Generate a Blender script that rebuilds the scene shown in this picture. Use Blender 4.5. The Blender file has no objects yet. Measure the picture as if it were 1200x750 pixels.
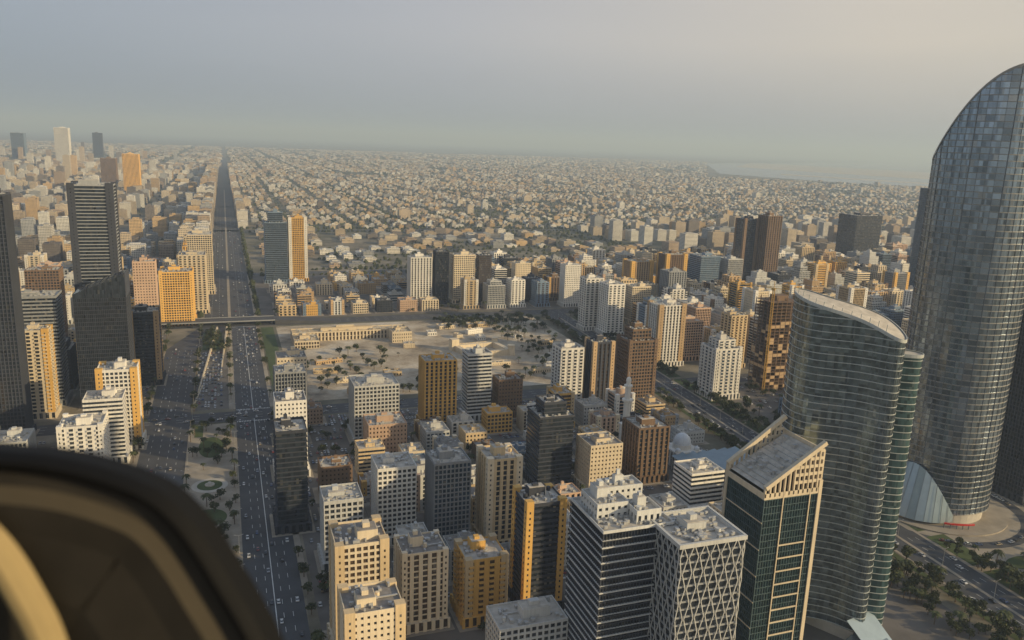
import bpy, math, random
import numpy as np
from mathutils import Vector, Matrix
random.seed(7); rng=np.random.default_rng(7)
R=random.random
def U(a,b): return a+(b-a)*random.random()
sc=bpy.context.scene
try:
    sc.view_settings.view_transform='Standard'; sc.view_settings.look='None'; sc.view_settings.exposure=0
except Exception as e: print(e)
H=260.0; P_=math.radians(12.5); Y_=math.radians(20); RL=math.radians(2.1)
# ---------------- camera
fw=Vector((math.sin(Y_)*math.cos(P_),math.cos(Y_)*math.cos(P_),-math.sin(P_)))
r0=Vector((math.cos(Y_),-math.sin(Y_),0)); u0=r0.cross(fw)
cr=r0*math.cos(RL)+u0*math.sin(RL); cu=u0*math.cos(RL)-r0*math.sin(RL)
M=Matrix(((cr.x,cu.x,-fw.x,0),(cr.y,cu.y,-fw.y,0),(cr.z,cu.z,-fw.z,H),(0,0,0,1)))
cd=bpy.data.cameras.new("camera"); cam=bpy.data.objects.new("camera",cd); sc.collection.objects.link(cam)
cam.matrix_world=M; cd.lens=28; cd.sensor_width=36; cd.clip_start=0.05; cd.clip_end=200000
cd.dof.use_dof=True; cd.dof.focus_distance=700; cd.dof.aperture_fstop=3.2
sc.camera=cam
F=933.0
def ray(u,v):
    a=(u-600)/F; b=(v-375)/F
    bp=b-math.tan(RL)*a; ap=a+math.tan(RL)*b
    return ap, math.cos(P_)-math.sin(P_)*bp, math.sin(P_)+math.cos(P_)*bp
def G(u,v):
    a,f,q=ray(u,v); D=H*f/q; L=H*a/q
    return L*math.cos(Y_)+D*math.sin(Y_), D*math.cos(Y_)-L*math.sin(Y_), D, L
# ---------------- materials
class N:
    def __init__(s,name):
        s.m=bpy.data.materials.new(name); s.m.use_nodes=True; s.t=s.m.node_tree; s.n=s.t.nodes; s.b=s.n["Principled BSDF"]
        s.geo=s.n.new("ShaderNodeNewGeometry")
    def lk(s,a,b): s.t.links.new(a,b)
    def val(s,sock,x):
        if isinstance(x,(int,float)): sock.default_value=x
        else: s.lk(x,sock)
    def ma(s,op,a,b=None,c=None):
        k=s.n.new("ShaderNodeMath"); k.operation=op; s.val(k.inputs[0],a)
        if b is not None: s.val(k.inputs[1],b)
        if c is not None: s.val(k.inputs[2],c)
        return k.outputs[0]
    def noise(s,scale,detail=3,vec=None,stretch=None,rough=.55):
        k=s.n.new("ShaderNodeTexNoise"); k.inputs['Scale'].default_value=scale; k.inputs['Detail'].default_value=detail; k.inputs['Roughness'].default_value=rough
        src=vec or s.geo.outputs['Position']
        if stretch:
            m=s.n.new("ShaderNodeVectorMath"); m.operation='MULTIPLY'; s.lk(src,m.inputs[0]); m.inputs[1].default_value=stretch; src=m.outputs[0]
        s.lk(src,k.inputs['Vector']); return k.outputs['Fac']
    def ramp(s,fac,stops):
        k=s.n.new("ShaderNodeValToRGB"); e=k.color_ramp.elements
        while len(e)<len(stops): e.new(.5)
        for i,(p,c) in enumerate(stops): e[i].position=p; e[i].color=(*c,1) if len(c)==3 else c
        s.lk(fac,k.inputs[0]); return k.outputs[0]
    def mix(s,fac,a,b,mode='MIX'):
        k=s.n.new("ShaderNodeMix"); k.data_type='RGBA'; k.blend_type=mode
        s.val(k.inputs[0],fac)
        for i,x in ((6,a),(7,b)):
            if isinstance(x,tuple): k.inputs[i].default_value=(*x,1)
            else: s.lk(x,k.inputs[i])
        return k.outputs[2]
    def gray(s,x):
        k=s.n.new("ShaderNodeCombineColor")
        for i in range(3): s.lk(x,k.inputs[i])
        return k.outputs[0]
    def cells(s,su,sz):
        sp=s.n.new("ShaderNodeSeparateXYZ"); s.lk(s.geo.outputs['Position'],sp.inputs[0])
        sn=s.n.new("ShaderNodeSeparateXYZ"); s.lk(s.geo.outputs['True Normal'],sn.inputs[0])
        ax=s.ma('ABSOLUTE',sn.outputs[0]); ay=s.ma('ABSOLUTE',sn.outputs[1])
        u=s.ma('ADD',s.ma('MULTIPLY',sp.outputs[0],ay),s.ma('MULTIPLY',sp.outputs[1],ax))
        return s.ma('DIVIDE',u,su), s.ma('DIVIDE',sp.outputs[2],sz), sn.outputs[2]
    def white(s,u,v):
        c=s.n.new("ShaderNodeCombineXYZ"); s.lk(s.ma('FLOOR',u),c.inputs[0]); s.lk(s.ma('FLOOR',v),c.inputs[1])
        w=s.n.new("ShaderNodeTexWhiteNoise"); w.noise_dimensions='2D'; s.lk(c.outputs[0],w.inputs['Vector']); return w.outputs['Value'],w.outputs['Color']
def S(m,**k):
    for a,b in k.items():
        m.b.inputs[{'rough':'Roughness','metal':'Metallic','spec':'Specular IOR Level','coat':'Coat Weight'}[a]].default_value=b
def wallmat(name,c,rough=.8):
    m=N(name)
    n1=m.noise(.05,4); n2=m.noise(1.0,3,stretch=(1,1,.06)); 
    oi=m.n.new("ShaderNodeObjectInfo")
    f=m.ma('ADD',m.ma('MULTIPLY',n1,.4),m.ma('MULTIPLY',n2,.5))
    f=m.ma('ADD',f,m.ma('MULTIPLY',oi.outputs['Random'],.28)); f=m.ma('ADD',f,.38)
    col=m.mix(1.0,(c[0],c[1],c[2]),m.gray(f),'MULTIPLY')
    m.lk(col,m.b.inputs['Base Color']); S(m,rough=rough,spec=.3)
    return m.m
def glassmat(name,c,curt=(.16,.15,.13),rough=.12,su=1.6,sz=3.4,thr=.9,metal=0.0,spec=.8,tilt=.045):
    m=N(name); u,v,nz=m.cells(su,sz); w,wc=m.white(u,v)
    k=m.ma('GREATER_THAN',w,thr)
    base=m.mix(m.ma('MULTIPLY',w,.9),(c[0]*.6,c[1]*.6,c[2]*.6),(c[0]*1.6,c[1]*1.6,c[2]*1.6))
    col=m.mix(m.ma('MULTIPLY',k,.8),base,curt)
    m.lk(col,m.b.inputs['Base Color']); S(m,metal=metal,spec=spec)
    m.lk(m.ma('ADD',m.ma('MULTIPLY',m.noise(.3,2),.15),rough-.05),m.b.inputs['Roughness'])
    vm=m.n.new("ShaderNodeVectorMath"); vm.operation='SUBTRACT'; m.lk(wc,vm.inputs[0]); vm.inputs[1].default_value=(.5,.5,.5)
    sc_=m.n.new("ShaderNodeVectorMath"); sc_.operation='SCALE'; m.lk(vm.outputs[0],sc_.inputs[0]); sc_.inputs['Scale'].default_value=tilt
    ad=m.n.new("ShaderNodeVectorMath"); ad.operation='ADD'; m.lk(m.geo.outputs['Normal'],ad.inputs[0]); m.lk(sc_.outputs[0],ad.inputs[1])
    nm=m.n.new("ShaderNodeVectorMath"); nm.operation='NORMALIZE'; m.lk(ad.outputs[0],nm.inputs[0]); m.lk(nm.outputs[0],m.b.inputs['Normal'])
    return m.m
WC=dict(white=(.74,.71,.65),cream=(.64,.54,.39),beige=(.56,.43,.26),gold=(.68,.41,.12),tan=(.46,.32,.18),brown=(.19,.125,.08),
        grey=(.30,.31,.32),lgrey=(.52,.52,.50),dark=(.05,.055,.07),blue=(.16,.22,.30),pink=(.5,.35,.25),teal=(.07,.11,.12),mull=(.14,.15,.16))
WM={k:wallmat("wall_"+k,c) for k,c in WC.items()}
GM=dict(dark=glassmat("glass_dark",(.022,.028,.036)),blue=glassmat("glass_blue",(.03,.05,.075)),
        green=glassmat("glass_green",(.06,.11,.115),metal=.4,rough=.1,curt=(.12,.16,.16),su=1.8,sz=3.7,thr=.9,tilt=.06),bronze=glassmat("glass_bronze",(.06,.04,.025)),
        sky=glassmat("glass_sky",(.18,.23,.26),rough=.12,su=1.5,sz=3.9,thr=.96,metal=.8,curt=(.28,.32,.33),tilt=.04),
        land=glassmat("glass_landmark",(.25,.31,.38),rough=.14,su=1.5,sz=4.2,thr=.95,metal=.85,curt=(.3,.31,.32),tilt=.03),
        black=glassmat("glass_black",(.03,.038,.05),rough=.08,su=1.7,sz=3.8,thr=.97,metal=0.25,curt=(.09,.09,.08),tilt=.03))
def simple(name,c,rough=.8,metal=0,ns=.2,amp=.5,spec=.4):
    m=N(name); n=m.noise(ns,5)
    f=m.ma('ADD',m.ma('MULTIPLY',n,amp),1-amp*.5)
    m.lk(m.mix(1.0,tuple(c),m.gray(f),'MULTIPLY'),m.b.inputs['Base Color']); S(m,rough=rough,metal=metal,spec=spec)
    return m.m
roofM=simple("roof_screed",(.46,.42,.36),.9,ns=.25,amp=1.1)
roofD=simple("roof_dark",(.24,.22,.20),.9,ns=.3,amp=1.1)
equipM=simple("roof_equipment",(.45,.45,.44),.5,metal=.3,ns=.6,amp=.8)
asphaltM=simple("asphalt",(.064,.065,.07),.8,ns=.06,amp=.9)
parkM=simple("parking_asphalt",(.14,.125,.11),.9,ns=.04,amp=1.4)
paveM=simple("pavement",(.30,.26,.205),.9,ns=.1,amp=.9)
concM=simple("concrete",(.42,.39,.34),.85,ns=.15,amp=.6)
paintM=simple("road_paint",(.6,.6,.58),.6,ns=2,amp=.6)
lawnM=simple("lawn",(.06,.085,.028),.95,ns=.06,amp=1.1)
blackM=simple("black_rubber",(.006,.006,.006),.7,ns=20,amp=.3,spec=.15)
tyreM=simple("tyre",(.02,.02,.02),.7)
steelM=simple("steel",(.45,.44,.42),.45,metal=.6,ns=1)
craneM=simple("crane_paint",(.55,.33,.07),.5,ns=1)
domeM=simple("dome_tile",(.62,.64,.66),.4,ns=.5)
redM=simple("red_sign",(.5,.02,.015),.4,ns=.5)
waterM=simple("water",(.16,.20,.24),.25,ns=.001,amp=.4)
m=N("plaza_ground"); n1=m.noise(.02,7,rough=.65); n2=m.noise(.3,4)
c=m.ramp(n1,[(.34,(.16,.13,.095)),(.45,(.34,.275,.195)),(.56,(.46,.395,.30)),(.68,(.56,.51,.43))])
c=m.mix(1.0,c,m.gray(m.ma('ADD',m.ma('MULTIPLY',n2,.7),.65)),'MULTIPLY'); m.lk(c,m.b.inputs['Base Color']); S(m,rough=.95)
plazaM=m.m
m=N("city_ground"); n1=m.noise(.0012,5,rough=.6); n2=m.noise(.012,5,rough=.65)
vo=m.n.new("ShaderNodeTexVoronoi"); vo.inputs['Scale'].default_value=.028; m.lk(m.geo.outputs['Position'],vo.inputs['Vector'])
c=m.ramp(n2,[(.3,(.06,.06,.04)),(.45,(.13,.115,.085)),(.6,(.27,.23,.175)),(.75,(.40,.35,.28))])
vsx=m.n.new("ShaderNodeSeparateColor"); m.lk(vo.outputs['Color'],vsx.inputs[0])
c=m.mix(m.ma('MULTIPLY',vsx.outputs[0],.3),c,(.34,.30,.24))
g=m.ramp(n1,[(.42,(0,0,0)),(.56,(1,1,1))])
c=m.mix(m.ma('MULTIPLY',g,.5),c,(.055,.065,.036))
m.lk(c,m.b.inputs['Base Color']); S(m,rough=.95,spec=.2); groundM=m.m
desertM=simple("desert_sand",(.46,.40,.31),.95,ns=.0008,amp=.7)
m=N("distant_facade"); at=m.n.new("ShaderNodeAttribute"); at.attribute_name="tint"
u,v,nz=m.cells(3.1,3.4); w,wc=m.white(u,v)
fu=m.ma('FRACT',u); fv=m.ma('FRACT',v)
mask=m.ma('MULTIPLY',m.ma('MULTIPLY',m.ma('GREATER_THAN',fu,.35),m.ma('GREATER_THAN',fv,.5)),m.ma('LESS_THAN',m.ma('ABSOLUTE',nz),.5))
wl=m.mix(1.0,at.outputs['Color'],m.gray(m.ma('ADD',m.ma('MULTIPLY',m.noise(.06,3),.6),.7)),'MULTIPLY')
gl=m.ramp(w,[(0,(.02,.025,.03)),(.75,(.05,.06,.07)),(1,(.2,.18,.15))])
roof=m.mix(1.0,at.outputs['Color'],(.8,.78,.74),'MULTIPLY')
top=m.ma('GREATER_THAN',nz,.5)
m.lk(m.mix(top,m.mix(mask,wl,gl),roof),m.b.inputs['Base Color'])
m.lk(m.ma('SUBTRACT',.85,m.ma('MULTIPLY',mask,.6)),m.b.inputs['Roughness']); facM=m.m
m=N("foliage"); oi=m.n.new("ShaderNodeObjectInfo")
c=m.ramp(m.noise(.7,3),[(.3,(.02,.03,.013)),(.7,(.08,.088,.035))])
c=m.mix(1.0,c,m.gray(m.ma('ADD',m.ma('MULTIPLY',oi.outputs['Random'],.6),.7)),'MULTIPLY')
m.lk(c,m.b.inputs['Base Color']); S(m,rough=.8,spec=.2); leafM=m.m
barkM=simple("bark",(.12,.085,.055),.95,ns=3)
m=N("car_paint"); oi=m.n.new("ShaderNodeObjectInfo")
k=m.ramp(oi.outputs['Random'],[(0,(.6,.6,.59)),(.28,(.42,.42,.42)),(.42,(.25,.26,.28)),(.6,(.03,.03,.035)),(.8,(.2,.03,.025)),(.86,(.05,.08,.18)),(.93,(.32,.27,.2))])
for n in m.n:
    if n.type=='VALTORGB': n.color_ramp.interpolation='CONSTANT'
m.lk(k,m.b.inputs['Base Color']); S(m,rough=.3,coat=.5); carM=m.m
# ---------------- mesh builder
class MB:
    def __init__(s): s.v=[];s.f=[];s.m=[]
    def quad(s,a,b,c,d,mi=0):
        n=len(s.v); s.v+= [a,b,c,d]; s.f.append((n,n+1,n+2,n+3)); s.m.append(mi)
    def box(s,x0,y0,z0,x1,y1,z1,mi=0):
        n=len(s.v)
        s.v+=[(x0,y0,z0),(x1,y0,z0),(x1,y1,z0),(x0,y1,z0),(x0,y0,z1),(x1,y0,z1),(x1,y1,z1),(x0,y1,z1)]
        s.f+=[(n,n+3,n+2,n+1),(n+4,n+5,n+6,n+7),(n,n+1,n+5,n+4),(n+1,n+2,n+6,n+5),(n+2,n+3,n+7,n+6),(n+3,n,n+4,n+7)]
        s.m+=[mi]*6
    def prism(s,pts,z0,z1,mi=0,top=None):
        n=len(s.v);k=len(pts)
        z1f=z1 if callable(z1) else (lambda x,y:z1)
        s.v+=[(x,y,z0) for x,y in pts]+[(x,y,z1f(x,y)) for x,y in pts]
        for i in range(k):
            j=(i+1)%k; s.f.append((n+i,n+j,n+k+j,n+k+i)); s.m.append(mi)
        s.f.append(tuple(n+k+i for i in range(k))); s.m.append(mi if top is None else top)
    def cyl(s,x,y,z0,z1,ra,n=12,mi=0,rb=None):
        rb=ra if rb is None else rb; b=len(s.v)
        for r,z in((ra,z0),(rb,z1)):
            s.v+=[(x+r*math.cos(6.2832*i/n),y+r*math.sin(6.2832*i/n),z) for i in range(n)]
        for i in range(n):
            j=(i+1)%n; s.f.append((b+i,b+j,b+n+j,b+n+i)); s.m.append(mi)
        s.f.append(tuple(b+n+i for i in range(n))); s.m.append(mi)
    def dome(s,x,y,z,r,n=16,k=6,mi=0,sq=1.0):
        for a in range(k):
            p0=a/k*math.pi/2; p1=(a+1)/k*math.pi/2
            for i in range(n):
                t0=6.2832*i/n;t1=6.2832*(i+1)/n
                f=lambda p,t:(x+r*math.cos(p)*math.cos(t),y+r*math.cos(p)*math.sin(t),z+r*sq*math.sin(p))
                s.quad(f(p0,t0),f(p0,t1),f(p1,t1),f(p1,t0),mi)
    def strut(s,a,b,w,mi=0):
        a=Vector(a);b=Vector(b);d=(b-a).normalized(); up=Vector((0,0,1)) if abs(d.z)<.9 else Vector((1,0,0))
        e=d.cross(up).normalized()*w/2; g=d.cross(e).normalized()*w/2; n=len(s.v)
        for p in(a,b): s.v+=[tuple(p+e+g),tuple(p-e+g),tuple(p-e-g),tuple(p+e-g)]
        for i in range(4):
            j=(i+1)%4; s.f.append((n+i,n+j,n+4+j,n+4+i)); s.m.append(mi)
        s.f+=[(n,n+1,n+2,n+3),(n+4,n+7,n+6,n+5)]; s.m+=[mi,mi]
    def obj(s,name,mats,loc=(0,0,0),rot=0,smooth=False,mesh_only=False):
        me=bpy.data.meshes.new(name); me.from_pydata(s.v,[],s.f); 
        for x in mats: me.materials.append(x)
        me.polygons.foreach_set('material_index',s.m)
        if smooth: me.polygons.foreach_set('use_smooth',[True]*len(s.f))
        me.update()
        if mesh_only: return me
        o=bpy.data.objects.new(name,me); o.location=loc; o.rotation_euler=(0,0,rot); sc.collection.objects.link(o); return o
FOOT=[]
def free(x,y,mg=3):
    for a,b,c,d in FOOT:
        if a-mg<x<c+mg and b-mg<y<d+mg: return False
    return True
def freerect(x0,y0,x1,y1,mg=3):
    for a,b,c,d in FOOT:
        if x0<c+mg and x1>a-mg and y0<d+mg and y1>b-mg: return False
    return True
ST=dict(bands=(1.5,0,0,0,0),grid=(1.2,3.3,1.0,.04,0),fins=(.9,2.6,.6,.35,.2),glass=(.4,1.6,.12,.06,0),
        punched=(1.9,3.0,1.7,.03,0),vert=(.8,4.6,2.1,.35,.3),balcony=(1.0,6.5,3.0,.05,.1),wband=(.8,0,0,0,0))
def facade(mb,cx,cy,w,d,z0,z1,style,wi=0,gi=1,fh=3.4):
    sh,sp,pw,pr,si=ST[style]; i=.5
    x0,x1,y0,y1=cx-w/2,cx+w/2,cy-d/2,cy+d/2
    mb.box(x0+i,y0+i,z0,x1-i,y1-i,z1-.05,gi)
    n=max(1,round((z1-z0)/fh)); f=(z1-z0)/n
    for k in range(n+1):
        a=max(z0,z0+k*f-sh/2); b=min(z1,z0+k*f+sh/2)
        mb.box(x0+si,y0+si,a,x1-si,y1-si,b,wi)
    if sp:
        for (L,ax) in((w,0),(d,1)):
            m_=max(1,round(L/sp)); s_=L/m_
            for k in range(m_+1):
                c=-L/2+k*s_; lo=max(c-pw/2,-L/2-pr*.5); hi=min(c+pw/2,L/2+pr*.5)
                if ax==0:
                    for (p,q) in((y0-pr,y0+.45),(y1-.45,y1+pr)): mb.box(cx+lo,p,z0,cx+hi,q,z1+.02,wi)
                else:
                    for (p,q) in((x0-pr*1.02,x0+.44),(x1-.44,x1+pr*1.02)): mb.box(p,cy+lo,z0,q,cy+hi,z1+.03,wi)
                if style=='balcony' and k<m_:
                    for j in range(1,n):
                        zz=z0+j*f
                        if ax==0:
                            mb.box(cx+c+pw/2+.05,y0-1.1,zz-.1,cx+c+s_-pw/2-.05,y0+.05,zz+.95,wi)
                            mb.box(cx+c+pw/2+.05,y1-.05,zz-.1,cx+c+s_-pw/2-.05,y1+1.1,zz+.95,wi)
                        else:
                            mb.box(x0-1.1,cy+c+pw/2+.05,zz-.1,x0+.05,cy+c+s_-pw/2-.05,zz+.95,wi)
                            mb.box(x1-.05,cy+c+pw/2+.05,zz-.1,x1+1.1,cy+c+s_-pw/2-.05,zz+.95,wi)
def rooftop(mb,cx,cy,w,d,z,wi=0,ri=2,ei=3,dense=1.0,core=True):
    x0,x1,y0,y1=cx-w/2,cx+w/2,cy-d/2,cy+d/2; t=.4; ph=U(1,1.8)
    mb.box(x0+t,y0+t,z,x1-t,y1-t,z+.12,ri)
    mb.box(x0,y0,z,x1,y0+t,z+ph,wi); mb.box(x0,y1-t,z,x1,y1,z+ph,wi)
    mb.box(x0,y0+t,z,x0+t,y1-t,z+ph,wi); mb.box(x1-t,y0+t,z,x1,y1-t,z+ph,wi)
    if core:
        cw,cdp,ch=w*U(.25,.45),d*U(.25,.45),U(3,6); ox,oy=U(-.15,.15)*w,U(-.15,.15)*d
        mb.box(cx+ox-cw/2,cy+oy-cdp/2,z+.1,cx+ox+cw/2,cy+oy+cdp/2,z+ch,wi)
        mb.box(cx+ox-cw/2+.4,cy+oy-cdp/2+.4,z+ch,cx+ox+cw/2-.4,cy+oy+cdp/2-.4,z+ch+.3,ri)
        mb.box(cx+ox-cw*.2,cy+oy-cdp*.2,z+ch+.3,cx+ox+cw*.15,cy+oy+cdp*.2,z+ch+U(1.5,3),wi)
    for _ in range(int(w*d/22*dense)):
        px,py=U(x0+1.5,x1-3),U(y0+1.5,y1-3); a,b,c=U(.8,2.2),U(.8,2.2),U(.8,1.8)
        mb.box(px,py,z+.3,px+a,py+b,z+.3+c,ei)
    for _ in range(2):
        px,py=U(x0+2,x1-2),U(y0+2,y1-2); mb.cyl(px,py,z+.1,z+2.4,U(.8,1.3),10,wi)
    px,py=U(x0+2,x1-4),U(y0+2,y1-2); mb.box(px,py,z+.5,min(px+w*.4,x1-1),py+.7,z+1.1,ei)
    if R()<.5: mb.cyl(U(x0+2,x1-2),U(y0+2,y1-2),z,z+U(5,9),.12,5,ei)
def tower(name,cx,cy,w,d,h,style,wall,glass,wall2=None,dense=1,roofm=None,podium=True,crown=None):
    mb=MB(); mats=[WM[wall],GM[glass],roofm or random.choice([roofM,roofM,roofD]),equipM,WM[wall2 or wall],paveM]
    mb.box(-w/2-4,-d/2-4,0,w/2+4,d/2+4,.15,5)
    z0=.15
    if podium and h>28:
        z0=6.0; facade(mb,0,0,w+3,d+3,.15,6,'vert',0,1,5.8)
    ht=h
    if crown=='step': ht=h*.86
    facade(mb,0,0,w,d,z0,ht,style,0,1)
    if wall2:
        k=.16 if wall2!=wall else .1
        for sx in(-1,1):
            for sy in(-1,1):
                xa,xb=sorted((sx*(w*.5+.5),sx*(w*.5-w*k))); ya,yb=sorted((sy*(d*.5+.5),sy*(d*.5-d*k)))
                mb.box(xa,ya,z0,xb,yb,ht+1.5+U(0,1.5),4)
                xm=(xa+xb)/2; ym=(ya+yb)/2; z=z0+1.6
                while z<ht-2:
                    yy=ya-.04 if sy<0 else yb-.2; mb.box(xm-.45,yy,z,xm+.45,yy+.24,z+1.3,1)
                    xx=xa-.04 if sx<0 else xb-.2; mb.box(xx,ym-.45,z,xx+.24,ym+.45,z+1.3,1); z+=3.4
    rooftop(mb,0,0,w,d,ht,0,2,3,dense,core=crown!='step')
    if crown=='step':
        facade(mb,0,0,w*.66,d*.66,ht+.1,h,style,0,1); rooftop(mb,0,0,w*.66,d*.66,h,0,2,3,dense)
    FOOT.append((cx-w/2-2,cy-d/2-2,cx+w/2+2,cy+d/2+2))
    return mb.obj(name,mats,(cx,cy,0))
def survey(uL,uR,vb,vt,k):
    vm=(vb+vt)/2; uc=(uL+uR)/2; ub=uc-(uc-445)/(4583-vm)*(vb-vm)
    x,y,D,L=G(ub,vb); a,f,q=ray(uc+(uc-445)/(4583-vm)*(vm-vt),vt); h=H-D*q/f
    zc=D*math.cos(P_)+(H-h/2)*math.sin(P_); W=(uR-uL)/F*zc
    th=math.atan2(x,y); w=W/(math.cos(th)+k*abs(math.sin(th))); d=k*w
    e=(w*abs(math.sin(th))+d*math.cos(th))/2; r=math.hypot(x,y)
    return x+x/r*e,y+y/r*e,w,d,h
B=[
("office_building",322,361,624,508,1.3,'wband','dark','black',None,None),
("apartment_building",322,360,560,472,1.1,'punched','white','dark',None,None),
("apartment_building",322,359,520,438,1.0,'fins','grey','dark',None,None),
("apartment_building",324,360,490,421,1.0,'punched','cream','dark',None,None),
("apartment_building",375,426,668,590,1.0,'grid','lgrey','dark',None,None),
("apartment_building",386,455,775,642,1.0,'grid','cream','bronze','beige',None),
("apartment_building",396,474,850,722,.9,'punched','cream','dark','beige',None),
("apartment_building",461,524,742,652,.9,'vert','cream','bronze','cream',None),
("apartment_building",530,594,735,660,1.0,'balcony','gold','bronze','beige',None),
("apartment_building",434,488,640,552,1.0,'grid','white','dark',None,None),
("office_building",497,551,645,546,1.0,'fins','grey','blue',None,None),
("apartment_building",556,610,645,542,1.1,'vert','beige','dark','cream',None),
("office_tower",597,660,722,595,1.0,'bands','dark','dark','gold',None),
("office_tower",614,672,576,478,1.0,'wband','dark','black',None,'step'),
("hotel_building",672,728,582,525,1.0,'punched','cream','bronze',None,None),
("office_building",726,782,568,505,1.0,'vert','brown','dark',None,None),
("office_building",490,535,503,425,.8,'vert','gold','black',None,None),
("office_tower",540,576,494,417,.9,'bands','lgrey','dark',None,None),
("apartment_building",408,468,520,454,.9,'grid','lgrey','dark',None,None),
("apartment_building",576,612,491,447,.8,'punched','brown','dark',None,None),
("apartment_tower",645,683,482,411,.9,'balcony','white','dark',None,None),
("apartment_tower",683,718,481,404,.9,'vert','dark','bronze','tan',None),
("office_tower",720,768,478,390,.9,'grid','brown','dark','brown','step'),
("apartment_tower",819,866,470,402,.9,'balcony','white','blue','white','step'),
("office_tower",858,884,348,258,1,'bands','dark','dark','brown',None),
("office_tower",884,911,350,254,1,'vert','brown','dark',None,None),
("apartment_building",805,842,352,302,1,'bands','blue','blue',None,None),
("apartment_building",840,868,352,305,1,'fins','lgrey','dark',None,None),
("apartment_tower",756,801,431,360,.8,'vert','white','dark','tan',None),
("apartment_building",678,706,388,328,.8,'balcony','white','dark',None,None),
("apartment_building",700,731,395,335,1.2,'balcony','white','dark',None,None),
("apartment_building",786,846,603,558,.9,'bands','white','dark',None,None),
("apartment_building",425,477,542,500,.9,'punched','pink','bronze',None,None),
("apartment_building",477,506,359,303,.8,'vert','white','dark',None,None),
("apartment_building",507,526,357,296,.9,'glass','dark','dark',None,None),
("apartment_building",526,556,356,300,.8,'grid','cream','dark',None,None),
("apartment_building",557,576,354,300,.8,'bands','dark','bronze',None,None),
("apartment_building",655,680,360,312,.8,'punched','white','dark',None,None),
("apartment_building",728,764,355,308,.8,'vert','tan','bronze','gold',None),
("apartment_building",768,803,358,300,.8,'vert','brown','bronze','gold',None),
("office_tower",310,337,332,250,.9,'wband','blue','black',None,'step'),
("office_tower",338,360,330,256,.9,'grid','gold','dark','white',None),
("office_tower",92,143,455,218,.8,'wband','grey','black','dark',None),
("office_building",16,76,478,350,.7,'bands','grey','dark',None,None),
("apartment_building",18,64,492,390,.7,'balcony','cream','dark','gold',None),
("office_tower",-30,24,520,230,.8,'fins','dark','black',None,None),
("office_building",155,190,452,368,1.2,'bands','dark','dark','tan',None),
("apartment_building",160,186,410,308,.9,'punched','pink','dark',None,None),
("apartment_building",190,228,382,320,1.0,'grid','gold','dark','gold',None),
("apartment_building",212,243,368,300,1.2,'balcony','cream','dark',None,None),
("apartment_building",222,250,345,276,1.5,'grid','cream','dark',None,None),
("apartment_building",119,166,528,436,.9,'grid','white','dark','gold',None),
("apartment_building",103,150,545,470,.9,'bands','white','dark',None,None),
("apartment_building",74,128,565,502,1.0,'balcony','white','dark','white',None),
("apartment_building",36,76,400,318,.8,'grid','brown','dark',None,None),
("office_tower",66,83,192,150,1,'grid','white','dark',None,None),
("office_tower",110,121,186,156,1,'glass','dark','dark',None,None),
("office_tower",120,138,222,186,1,'vert','brown','dark',None,None),
("office_tower",146,165,232,181,1,'vert','gold','dark',None,None),
("office_tower",15,31,186,156,1,'glass','blue','dark',None,None),
("office_tower",980,1028,318,254,.8,'bands','dark','dark',None,None),
("office_tower",1070,1096,350,222,1,'glass','blue','dark',None,None),
("office_tower",1172,1260,590,345,.8,'fins','dark','black',None,None),
("apartment_building",565,665,800,742,.6,'grid','lgrey','dark',None,None),
("apartment_building",895,912,600,560,1,'grid','white','dark',None,None),
]
for nm,uL,uR,vb,vt,k,st,wa,gl,w2,cwn in B:
    cx,cy,w,d,h=survey(uL,uR,vb,vt,k)
    tower(nm,cx,cy,w,d,h,st,wa,gl,w2,crown=cwn)
# ---------- special towers
def loft(mb,fp,n,z0,zmax,fh,top,gi,bi,bh=.9,out=.35,ri=None):
    pts=[fp(6.283185*i/n) for i in range(n)]
    nor=[]
    for i in range(n):
        a=pts[i-1];b=pts[(i+1)%n]; e=Vector((b[1]-a[1],-(b[0]-a[0]))).normalized(); nor.append((e.x,e.y))
    tp=[top(p) for p in pts]
    z=z0
    while z<zmax:
        za,zb=z,z+fh
        for i in range(n):
            j=(i+1)%n
            a0,a1=min(za,tp[i]),min(zb,tp[i]); b0,b1=min(za,tp[j]),min(zb,tp[j])
            if a1-a0<1e-3 and b1-b0<1e-3: continue
            p,q=pts[i],pts[j]
            mb.quad((p[0],p[1],a0),(q[0],q[1],b0),(q[0],q[1],b1),(p[0],p[1],a1),gi)
            if tp[i]>za+bh and tp[j]>za+bh:
                P=(p[0]+nor[i][0]*out,p[1]+nor[i][1]*out);Q=(q[0]+nor[j][0]*out,q[1]+nor[j][1]*out)
                mb.quad((*P,za),(*Q,za),(*Q,za+bh),(*P,za+bh),bi)
                mb.quad((*P,za+bh),(*Q,za+bh),(*q,za+bh),(*p,za+bh),bi)
                mb.quad((*p,za),(*q,za),(*Q,za),(*P,za),bi)
        z+=fh
    for i in range(n//2):
        a,b=i,i+1; c,d_=(n-i-1)%n,(n-i)%n
        mb.quad((*pts[a],tp[a]),(*pts[b],tp[b]),(*pts[c],tp[c]),(*pts[d_],tp[d_]),ri if ri is not None else gi)
    for i in range(n):
        j=(i+1)%n; p,q=pts[i],pts[j]
        P=(p[0]+nor[i][0]*.5,p[1]+nor[i][1]*.5);Q=(q[0]+nor[j][0]*.5,q[1]+nor[j][1]*.5)
        mb.quad((*P,tp[i]-1.2),(*Q,tp[j]-1.2),(*Q,tp[j]+.6),(*P,tp[i]+.6),bi)
        mb.quad((*P,tp[i]+.6),(*Q,tp[j]+.6),(*q,tp[j]+.6),(*p,tp[i]+.6),bi)
A=math.radians
lx,ly,_,_=G(1092,592)
bearing=math.atan2(lx,ly)
mb=MB()
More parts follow.
